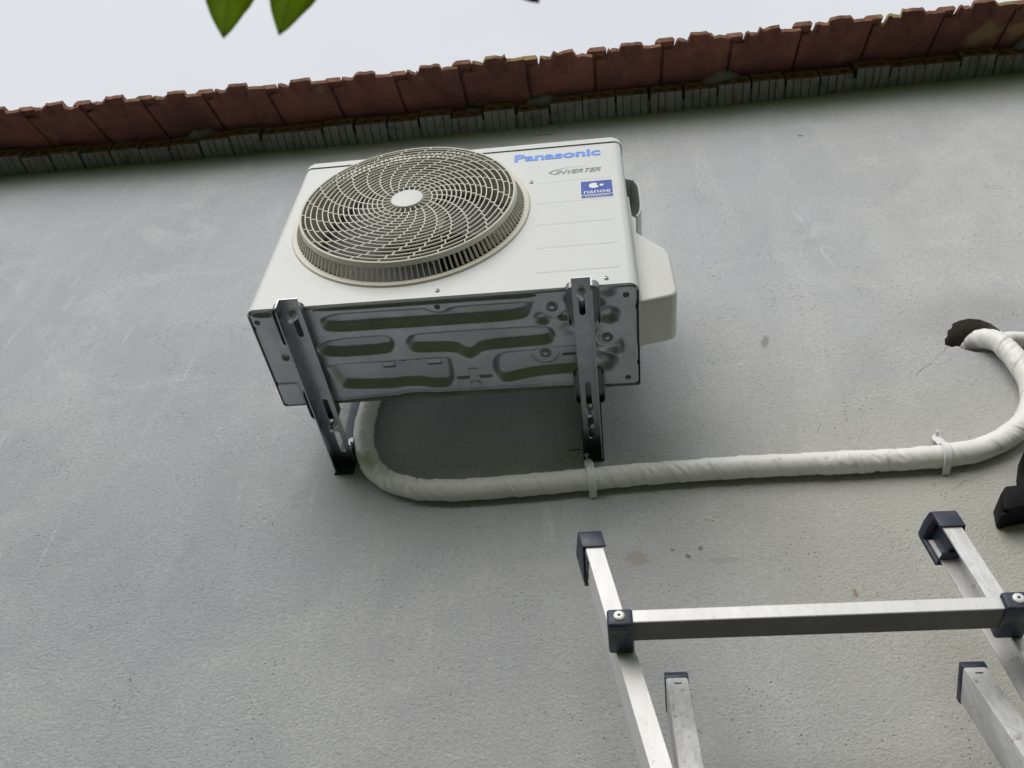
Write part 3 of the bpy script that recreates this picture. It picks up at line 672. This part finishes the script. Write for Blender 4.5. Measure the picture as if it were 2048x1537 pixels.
def bite():
    R_, r, cx, cz, bx, bz = .0112, .0062, .7085, .3720, .7208, .3755
    P = [p for p in circ(cx, cz, R_, 96) if math.hypot(p[0] - bx, p[1] - bz) > r]
    ang = lambda p: math.atan2(p[1] - bz, p[0] - bx) % (2 * math.pi)
    i0 = next(i for i in range(len(P)) if math.hypot(P[i][0] - P[i - 1][0], P[i][1] - P[i - 1][1]) > .002); P = P[i0:] + P[:i0]
    a1, a0 = ang(P[0]), ang(P[-1]); n = 12
    if a0 > a1: a0, a1 = a0, a1
    P += [(bx + r * math.cos(a0 + (a1 - a0) * k / n), bz + r * math.sin(a0 + (a1 - a0) * k / n)) for k in range(1, n)]
    return P
bm = NB(); bp = bite(); vs, tr = flat_holes(bp, []); V = [bm.verts.new((p[0], -.0009, p[1])) for p in vs]
for f in tr: bm.faces.new([V[i] for i in f])
V = [bm.verts.new((p[0], -.0009, p[1])) for p in circ(.7255, .3725, .0046, 32)]; bm.faces.new(V); link('sticker_emblem', bm, M['white_print'], stk)
text_mesh('sticker_lettering', 'nanoe', M['white_print'], .6855, .7440, .3395, .3500, -.0006, stk, bold=.006, th=.0004)
text_mesh('sticker_lettering', 'TECHNOLOGY', M['white_print'], .6870, .7420, .3246, .3302, -.0006, stk, bold=.0, th=.0004)
# ---- valve cover and lifting handle on the right side
def fillet(P, R, n=6):
    out = []
    for k, p in enumerate(P):
        r = R[k]; p = Vector(p); a = Vector(P[k - 1]) - p; b = Vector(P[(k + 1) % len(P)]) - p
        if r == 0: out.append(tuple(p)); continue
        a.normalize(); b.normalize(); half = a.angle(b) / 2; d = r / math.tan(half); c = p + (a + b).normalized() * (r / math.sin(half)); p0 = p + a * d - c; p1 = p + b * d - c
        for q in range(n + 1):
            v = p0.lerp(p1, q / n).normalized() * r + c; out.append(tuple(v))
    return out
bm = NB(); prism(bm, fillet([(.779, .275), (.7965, .238), (.845, .176), (.8545, .150), (.8565, .012), (.779, -.006)], [0, .012, .018, .022, .020, 0]), 'y', .044, .160); bmesh.ops.recalc_face_normals(bm, faces=bm.faces[:])
es = [e for e in bm.edges if all(abs(v.co.y - .044) < 1e-6 for v in e.verts)] + [e for e in bm.edges if all(abs(v.co.y - .160) < 1e-6 for v in e.verts)]
bmesh.ops.bevel(bm, geom=es, offset=.0075, segments=5, affect='EDGES', profile=.5)
b2 = NB(); prism(b2, [(.779, .402), (.7865, .398), (.7885, .250), (.779, .240)], 'y', .050, .150); bevel(b2, .002, 2); me_ = bpy.data.meshes.new('t'); b2.to_mesh(me_); b2.free(); bm.from_mesh(me_); bpy.data.meshes.remove(me_)
alink('valve_cover', bm, M['cover'], 40)
bm = NB(); path = [(.7790, .5420), (.790, .5410), (.8010, .5350), (.8110, .5210), (.8160, .5030), (.8170, .47), (.8160, .42), (.8120, .388), (.8030, .368)]; path = [(p.x, p.y) for p in catmull([(x, z, 0) for x, z in path], 4)]
inn = []
for i, p in enumerate(path):
    d = Vector(path[min(i + 1, len(path) - 1)]) - Vector(path[max(i - 1, 0)]); n = Vector((d.y, -d.x)).normalized(); n = n if n.x < 0 or n.y < 0 else -n; inn.append((p[0] + n.x * .0035, p[1] + n.y * .0035))
for i in range(len(path) - 1): prism(bm, [path[i], path[i + 1], inn[i + 1], inn[i]], 'y', .085, .185)
bmesh.ops.remove_doubles(bm, verts=bm.verts[:], dist=1e-5); alink('side_handle', bm, M['cover'], 40)
# ---- feet under the pan
def foot(cx, y0, y1, rnd_front):
    bm = NB(); x0, x1 = cx - .0325, cx + .0325; r = .014
    pl = rrect(x0, y0, x1, y1, r, 6)
    prism(bm, pl, 'z', -.0018, .0030)
    keepf = (lambda y: y < y1 - .004) if rnd_front else (lambda y: y > y0 + .004)
    inn = rrect(x0 + .0022, y0 + .0022, x1 - .0022, y1 - .0022, r - .0022, 6); n = len(pl)
    for i in range(n):
        a, b, c_, d = pl[i], pl[(i + 1) % n], inn[(i + 1) % n], inn[i]
        if all(keepf(p[1]) for p in (a, b)): prism(bm, [a, b, c_, d], 'z', -.0150, -.0016)
    alink('foot', bm, M['foot'])
for cx in (.673, .090):
    foot(cx, -.011, .089, True); foot(cx, .212, .301, False)

# ================================================================ wall brackets
def bracket(xl, xr, flange_left, slots, bolts, label):
    br = tag(empty('wall_bracket', ((xl + xr) / 2, YW, -.018)), label, 'bracket', 'steel wall brackets under the air conditioner'); O = Vector(br.location); T = .0026
    def bl(name, bm, m, smooth=None, parent=None):
        bmesh.ops.translate(bm, verts=bm.verts[:], vec=-O); return link(name, bm, m, parent or br, smooth)
    z1 = -.0158; zl = z1 - T
    bm = NB(); cx = (xl + xr) / 2 + (.002 if flange_left else -.002)
    hs = [slot(cx + dx, y0, y1, .0125) for dx, y0, y1 in slots]
    plate_holes(bm, [(xl, -.033), (xr, -.033), (xr, YW - .003), (xl, YW - .003)], hs, 'z', zl, z1)
    xf = (xl, xl + T) if flange_left else (xr - T, xr)
    prism(bm, [(-.033, zl), (YW - .003, zl), (YW - .003, -.052), (.02, -.052), (-.026, -.050), (-.033, -.044)], 'x', xf[0] + .00002, xf[1] - .00002)
    bl('arm', bm, M['bracket'])
    bm = NB(); x0, x1 = (xl - .004, xr + .003)
    box(bm, (x0, YW - .0026, -.054), (x1, YW, .44)); xx = (x0, x0 + T) if not flange_left else (x1 - T, x1)
    box(bm, (xx[0], YW - .040, -.0156), (xx[1], YW - .0026, .44)); box(bm, (x0 + .001, YW - .006, -.053), (x1 - .001, YW - .0027, -.0186))
    bl('upright', bm, M['upright'])
    for bx, by in bolts:
        bm = NB(); cyl(bm, (bx, by, zl - .0016), (0, 0, 1), .0105, .0015, 24); cyl(bm, (bx, by, zl - .0085), (0, 0, 1), .0083, .0068, 6); cyl(bm, (bx, by, zl - .0185), (0, 0, 1), .0048, .0105, 16, r2=.0050)
        cyl(bm, (bx, by, z1), (0, 0, 1), .0048, .02, 12); bl('bolt', bm, M['zinc'], 30)
    bm = NB(); bx = (x0 + x1) / 2 + .004
    cyl(bm, (bx, YW - .0028, .045), (0, -1, 0), .011, .0015, 20); cyl(bm, (bx, YW - .0043, .045), (0, -1, 0), .0085, .007, 6); bl('anchor_bolt', bm, M['zinc'], 30)
bracket(.0825, .1210, True, [(0, .002, .062), (.0, .236, .324), (.0, .336, .404)], [(.1005, .0080), (.1020, .3160)], 'dark steel wall bracket under the left end of the air conditioner, beside the pipe bend')
bracket(.6525, .6915, False, [(0, -.004, .056), (.0, .233, .322), (.0, .334, .404)], [(.6705, .0030), (.6690, .3150)], 'dark steel wall bracket under the right end of the air conditioner, above the pipe clip')

# ================================================================ pipes and clips
def wrapped(name, P, r, label, seed, n=9, seg=36):
    raw = catmull(P, 24); path = [raw[0]]; acc = 0; step = .0028
    for i in range(1, len(raw)):
        a, b = raw[i - 1], raw[i]; L = (b - a).length; t_ = step - acc
        while t_ <= L: path.append(a.lerp(b, t_ / L)); t_ += step
        acc = (acc + L) % step
    bm = NB()
    def rad(i, s, a):
        sp = (s / .072 - a / (2 * math.pi) + .25 * noise.noise(Vector((s * 8, 7, seed)))) % 1.0   # spiral overlap of the tape
        v = r * (1 + .075 * (1 - sp) ** 1.5 * (1 if sp > .035 else sp / .035))
        v += .0014 * noise.noise(Vector((s * 9, seed, 0)))
        amp = max(.22, min(1.3, .55 + 1.6 * noise.noise(Vector((s * 5, 3, seed))) + (.5 if seed == 1 and 1.02 < s < 1.42 else 0)))
        wr = noise.noise(Vector((s * 74 - a * 1.1 * (1 if math.pi > a else 1), math.cos(a) * .38, math.sin(a) * .38 + seed))); w2 = noise.noise(Vector((s * 130 + a * 3.2, 5 + math.cos(a), math.sin(a) + seed)))
        v -= (.0026 * max(0, 1 - abs(wr) * 6.0) + .0005 * max(0, 1 - abs(w2) * 5)) * amp
        return v
    tube(bm, path, rad, seg); o = link(name, bm, M['tape'], None, True); tag(o, label, 'pipe'); return o
wrapped('insulated_pipe', [(.79, .31, .20), (.72, .345, .27), (.60, .385, .31), (.45, .395, .32), (.30, .398, .315), (.205, .410, .285), (.155, .417, .225), (.137, .419, .158), (.1335, .419, .081), (.1423, .419, .0152), (.1739, .419, -.0566), (.2142, .419, -.0963), (.2566, .419, -.1178), (.3027, .419, -.1306), (.3913, .419, -.1362), (.5217, .419, -.1318), (.6614, .419, -.1239), (.7892, .419, -.1168), (.9987, .419, -.1112), (1.2025, .419, -.1126), (1.3531, .419, -.1105), (1.456, .419, -.0983), (1.5261, .418, -.0679), (1.5764, .416, -.0295), (1.6062, .412, .0107), (1.6241, .405, .0564), (1.6279, .40, .1072), (1.6222, .40, .1703), (1.6134, .405, .2194), (1.5954, .430, .2600), (1.593, .50, .290), (1.593, .60, .300)], .0234,
        'thick pipe wrapped in white tape looping from under the air conditioner to the wall hole', 1, 16)
wrapped('drain_pipe', [(1.600, .60, .275), (1.604, .50, .265), (1.615, .445, .250), (1.640, .420, .243), (1.690, .4195, .239), (1.80, .4195, .234), (2.3, .4195, .22), (3.0, .4195, .19)], .0165,
        'thinner white pipe leaving the wall hole straight towards the right edge', 5, 16)
def clip(x, zc, label, lean):
    r = .0256; c = tag(empty('pipe_clip', (x, YW, zc + .075)), label, 'pipe clip', 'white plastic pipe clips'); O = Vector(c.location)
    bm = NB(); prof = []      # (distance along, y, z, half width)
    yc = .419
    pts = [(YW - .007, zc + .074, .004), (YW - .010, zc + .068, .0085), (YW - .016, zc + .055, .0105), (YW - .026, zc + .040, .0105)] + [(yc - (r + .001) * math.cos(a), zc + (r + .001) * math.sin(a), .0088) for a in np.radians(np.linspace(75, -75, 16))] + [(yc + .012, zc - r - .003, .0080), (YW - .004, zc - r - .006, .0075)]
    for k, (y, z, w) in enumerate(pts):
        dx = lean * (zc + .1 - z); d0 = Vector(pts[max(k - 1, 0)][:2]); d1 = Vector(pts[min(k + 1, len(pts) - 1)][:2]); t_ = (d1 - d0).normalized(); nn = Vector((t_.y, -t_.x)); nn = nn if nn.x < 0 else -nn
        row = [bm.verts.new((x + dx + sx * w, y + nn.x * o_, z + nn.y * o_)) for sx, o_ in ((-1, 0), (-.8, .0024), (.8, .0024), (1, 0))]
        if k:
            for j in range(3): bm.faces.new((prev[j], prev[j + 1], row[j + 1], row[j]))
            bm.faces.new((prev[3], prev[0], row[0], row[3]))
        prev = row
    bmesh.ops.translate(bm, verts=bm.verts[:], vec=-O); link('strap', bm, M['nylon'], c, 50)
    bm = NB(); p = Vector((x - .0, YW + .004, zc + .068)); d = Vector((0, -.98, .2)); cyl(bm, p, d, .0022, .026, 12); cyl(bm, p + d * .025, d, .0052, .0022, 16); bmesh.ops.translate(bm, verts=bm.verts[:], vec=-O); link('nail', bm, M['zinc'], c, 40)
clip(.656, -.126, 'white plastic pipe clip nailed at the foot of the right bracket', .08)
clip(1.402, -.109, 'white plastic pipe clip on the open wall, nearer the hole at the right', -.10)

# ================================================================ black fixture at the right edge
fx = tag(empty('wall_fixture', (1.50, YW, -.22)), 'black angular fixture jutting in at the right edge below the white pipe', 'fixture'); FO = Vector(fx.location)
bm = NB(); prism(bm, [(1.535, -.125), (1.514, -.170), (1.508, -.196), (1.500, -.205), (1.484, -.224), (1.458, -.2265), (1.444, -.243), (1.436, -.280), (1.444, -.284), (1.455, -.279), (1.56, -.262), (1.75, -.235), (1.75, -.10)], 'y', .380, .440); bevel(bm, .003, 2); bmesh.ops.translate(bm, verts=bm.verts[:], vec=-FO); link('body', bm, M['black'], fx, 35)
bm = NB(); cyl(bm, (1.440, .395, -.278), (-.15, -.25, -1), .0050, .0125, 12, r2=.006); cyl(bm, (1.436, .388, -.276), (1, .2, -.1), .004, .012, 10); bmesh.ops.translate(bm, verts=bm.verts[:], vec=-FO); link('pin', bm, M['black'], fx, 35)

# ================================================================ the ladder
lad = tag(empty('ladder', (.95, .05, -2.85)), 'silver aluminium ladder with navy plastic end caps leaning near the wall', 'ladder'); LO = Vector(lad.location)
def ll(name, bm, m, smooth=None, parent=None):
    bmesh.ops.translate(bm, verts=bm.verts[:], vec=-LO); return link(name, bm, m, parent or lad, smooth)
vF = Vector((.196, -.1105, -1.0))                 # per metre of drop: outer rails drift right and towards the camera
def fall(p): return vF if Vector(p).x < 1 else Vector((.088, -.1105, -1.0))     # the right rail is nearly plumb
def yawof(p): return .11 if Vector(p).x < 1 else .15
def lerp(p, dz): return Vector(p) + fall(p) * dz
def channel(p, fw, D, drop, side, lip=.006, T=.0028):
    """C channel rail; p = top of the front face centre line; side=+1: web on +x, open to -x"""
    x0, x1 = -fw / 2, fw / 2
    pr = [(x0, 0), (x1, 0), (x1, D), (x0, D), (x0, D - T), (x1 - T, D - T), (x1 - T, T), (x0, T)]
    if side < 0: pr = [(-x, y) for x, y in pr]
    bm = NB(); q = Vector(p); e = lerp(p, drop)
    yw = yawof(p); A = [bm.verts.new(q + Vector((x - yw * y, y, 0))) for x, y in pr]; B = [bm.verts.new(e + Vector((x - yw * y, y, 0))) for x, y in pr]; n = len(pr)
    bm.faces.new(A); bm.faces.new(B[::-1])
    for i in range(n): bm.faces.new((A[i], A[(i + 1) % n], B[(i + 1) % n], B[i]))
    return bm
TL, TR = Vector((.6665, .2010, -.452)), Vector((1.2455, .2025, -.440))
zend = 2.85 - .46
bm = channel(TL, .0285, .056, zend, -1); ll('outer_rail', bm, M['alu'])
bm = channel(TR, .0285, .050, zend, +1, T=.003)
# inner ridge along the web
e = lerp(TR, zend)
for xx in (.008,):
    A = [TR + Vector((xx - .15 * y, y, 0)) for y in (.020, .024, .024, .020)]; A[1].x -= .002; A[2].x += .003; A[3].x += .003
    B = [e + (a - TR) for a in A]; va = [bm.verts.new(a) for a in A]; vb = [bm.verts.new(b) for b in B]
    for i in range(4): bm.faces.new((va[i], va[(i + 1) % 4], vb[(i + 1) % 4], vb[i]))
ll('outer_rail', bm, M['alu_worn'])
def endcap(p, fw, D, hgt, ovl, open_side):
    """moulded cap hooked over the rail end: front lip, arched top, back plate, one closed side"""
    bm = NB(); w = fw / 2 + .0035; p = Vector(p)
    prof = [(-.004, -ovl), (-.004, .006), (-.0025, .011), (.004, .0135), (D * .5, .0150), (D + .004, .0125), (D + .0085, .008), (D + .0095, 0), (D + .0095, -ovl - .034), (D + .0035, -ovl - .034), (D + .003, -.004), (D * .5, -.001), (.001, -.003), (.0005, -ovl)]
    fv = fall(p); yw = yawof(p)
    def q(x, y, z): return p + Vector((x - yw * y, y, 0)) + fv * (-z)
    A = [bm.verts.new(q(-w, y, z)) for y, z in prof]; B = [bm.verts.new(q(w, y, z)) for y, z in prof]; n = len(prof)
    vs, tr = flat_holes(prof, [])
    for V in (A, B):
        for f in tr: bm.faces.new([V[i] for i in f])
    for i in range(n): bm.faces.new((A[i], A[(i + 1) % n], B[(i + 1) % n], B[i]))
    xs = (w - .003, w) if open_side < 0 else (-w, -w + .003)
    sp = [(-.0035, -ovl), (-.0035, .006), (D * .5, .0140), (D + .009, .004), (D + .009, -ovl - .032)]
    A = [bm.verts.new(q(xs[0], y, z)) for y, z in sp]; B = [bm.verts.new(q(xs[1], y, z)) for y, z in sp]
    bm.faces.new(A); bm.faces.new(B[::-1])
    for i in range(5): bm.faces.new((A[i], A[(i + 1) % 5], B[(i + 1) % 5], B[i]))
    # the closed core of the cap, set back from its open side
    xa, xb = (-w + .012, w - .0032) if open_side < 0 else (-w + .0032, w - .006)
    P8 = [bm.verts.new(q(x, y, z)) for x in (xa, xb) for y in (.0035, D + .0025) for z in (-ovl - .028, -.0045)]
    for f in ((0, 1, 3, 2), (4, 6, 7, 5), (0, 4, 5, 1), (2, 3, 7, 6), (0, 2, 6, 4), (1, 5, 7, 3)): bm.faces.new([P8[i] for i in f])
    # bottom ledge of the cap between the flanges
    A = [bm.verts.new(q(x, y, z)) for x, y, z in ((-w + .001, D * .55, -ovl - .0315), (w - .001, D * .55, -ovl - .0315), (w - .001, D + .004, -ovl - .0315), (-w + .001, D + .004, -ovl - .0315))]; bm.faces.new(A)
    bevel(bm, .0012, 2, ang=40)
    return ll('end_cap', bm, M['navy'], 40)
endcap(lerp(TL, -.012), .0325, .056, .03, .024, +1)
endcap(lerp(TR, -.012), .0325, .050, .03, .024, -1)
def rung(zt, first):
    k = -.075; d = -.452 - zt; pl, pr_ = lerp(TL, d), lerp(TR, d + .010); y0 = pl.y + k
    xl, xr = pl.x + .016, pr_.x - .035
    bm = NB(); mt = frame((xl, y0, zt), (1, .012, .012), (0, 1, -.05), (0, 0, 1)); box(bm, (0, 0, -.0205), (xr - xl, .046, 0), mtx=mt); bevel(bm, .0012, 1)
    bm.normal_update(); bmesh.ops.recalc_face_normals(bm, faces=bm.faces[:])
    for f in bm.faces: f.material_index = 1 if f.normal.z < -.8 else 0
    r = ll('rung', bm, M['alu'], 40); r.data.materials.append(M['alu_shade'])
    for x0, x1, p in ((pl.x - .020, xl + .0015, pl), (xr - .0015, pr_.x + .004, pr_)):
        bm = NB(); dz = .012 * (x0 - xl); box(bm, (x0, y0 - .002, zt - .026 + dz), (x1, p.y - .0005, zt + .0025 + dz)); bevel(bm, .0045, 3); cn_ = ll('rung_connector', bm, M['navy'], 40)
        if first:
            bm = NB(); cxm = (x0 + x1) / 2 - .001; ring(bm, (cxm, zt - .010 + dz), [(.0022, y0 - .0052), (.0050, y0 - .0056), (.0075, y0 - .0042), (.0082, y0 - .0018), (.0022, y0 - .0018)], 24); bmesh.ops.translate(bm, verts=bm.verts[:], vec=-LO); o = link('rivet', bm, M['alu'], cn_, 40)
            bm = NB(); cyl(bm, (cxm, y0 - .0022, zt - .010 + dz), (0, -1, 0), .0024, .0010, 12); bmesh.ops.translate(bm, verts=bm.verts[:], vec=-LO)
            link('rivet_hole', bm, M['dark'], cn_)
rung(-.646, True)
for i in range(1, 7): rung(-.646 - .33 * i, False)
dI, nI = Vector((0, -.421, -.907)), Vector((0, .907, -.421))
def inner(p, worn):
    p = Vector(p); mt = frame(p, (1, 0, 0), nI, -dI); bm = NB(); L = 2.40
    box(bm, (-.0165, 0, -L), (.0165, .062, -.006), mtx=mt); bevel(bm, .0030, 2); r = ll('inner_rail', bm, M['alu_worn'], 40)
    bm = NB(); box(bm, (-.0180, -.0016, -.010), (.0180, .0640, .0035), mtx=mt); bevel(bm, .0022, 2); bmesh.ops.translate(bm, verts=bm.verts[:], vec=-LO); link('rail_cap', bm, M['navy'], r, 40)
    bm = NB(); box(bm, (-.005, -.0003, -.024), (.006, .002, -.0212), mtx=mt); bmesh.ops.translate(bm, verts=bm.verts[:], vec=-LO); link('slit', bm, M['dark'], r)
PA, PB = Vector((.7835, .2495, -.668)), Vector((1.2140, .2455, -.6655))
inner(PA, True); inner(PB, True)
for k in range(2, 7):
    bm = NB(); a = PA + dI * (.36 * k); b = PB + dI * (.36 * k); box(bm, (a.x + .014, a.y + .012, a.z - .03), (b.x - .014, a.y + .05, a.z)); bevel(bm, .0015, 1); ll('rung', bm, M['alu'], 40)

# ================================================================ leaves hanging into the top of the picture
tw = tag(empty('leafy_twig', (.53, -.90, -.62)), 'green leaf tips of a twig hanging at the top edge against the sky', 'twig'); TO = Vector(tw.location)
def leaf(tip, axis, side, L, w, m, lab=None, bend=.015):
    tip = Vector(tip); axis = Vector(axis).normalized(); side = (Vector(side) - axis * axis.dot(Vector(side))).normalized(); nrm = axis.cross(side); bm = NB(); prev = None; n = 18
    for i in range(n + 1):
        t_ = i / n; hw = w * .5 * math.sin(math.pi * min(.985, t_ * .985 + .0005)) ** 1.0 * (1 + .12 * (1 - t_)); c = tip + axis * L * t_ + nrm * bend * math.sin(math.pi * t_)
        row = [bm.verts.new(c + side * hw * s + nrm * (abs(s) * hw * .28 + .0006 * math.sin(t_ * 30) * abs(s))) for s in (-1, -.55, -.06, 0, .06, .55, 1)]
        if prev:
            for j in range(6): bm.faces.new((prev[j], prev[j + 1], row[j + 1], row[j]))
        prev = row
    bmesh.ops.translate(bm, verts=bm.verts[:], vec=-TO); o = link('leaf', bm, m, tw, True); md = o.modifiers.new('t', 'SOLIDIFY'); md.thickness = .0005
    b2 = NB(); tube(b2, [tip + axis * L * k / 12 + nrm * (bend * math.sin(math.pi * k / 12) - .0003) for k in range(13)], lambda i, s_, a: .0002 + .0006 * i / 12, 6); bmesh.ops.translate(b2, verts=b2.verts[:], vec=-TO); link('midrib', b2, m, o, True)
    if lab: o['label'] = lab
    return tip + axis * L
b1 = leaf((.4891, -.8079, -.8327), (-.05, -.66, .75), (1, 0, .05), .115, .036, M['leaf'])
b2 = leaf((.5215, -.8054, -.8304), (.125, -.66, .74), (1, .05, .0), .115, .036, M['leaf'])
b3 = leaf((.6739, -.8017, -.8118), (-.35, -.62, .74), (1, .1, .3), .09, .032, M['leaf_red'], 'young reddish leaf')
bm = NB(); tube(bm, catmull([b3 + Vector((.03, -.01, .02)), b3 * .5 + Vector((.64, -.895, -.735)) * .5, b2 + Vector((.0, 0, .012)), b1 + Vector((.01, 0, .016)), b1 + Vector((-.08, -.02, .07)), b1 + Vector((-.25, -.06, .22))], 8), lambda i, s, a: .0016 + .002 * s, 8)
for b in (b1, b2, b3):
    tube(bm, [b, b + Vector((.001, -.001, .008)), b + Vector((.003, -.002, .018))], lambda i, s, a: .0009, 6)
bmesh.ops.translate(bm, verts=bm.verts[:], vec=-TO); link('stem', bm, M['twig'], tw, True)
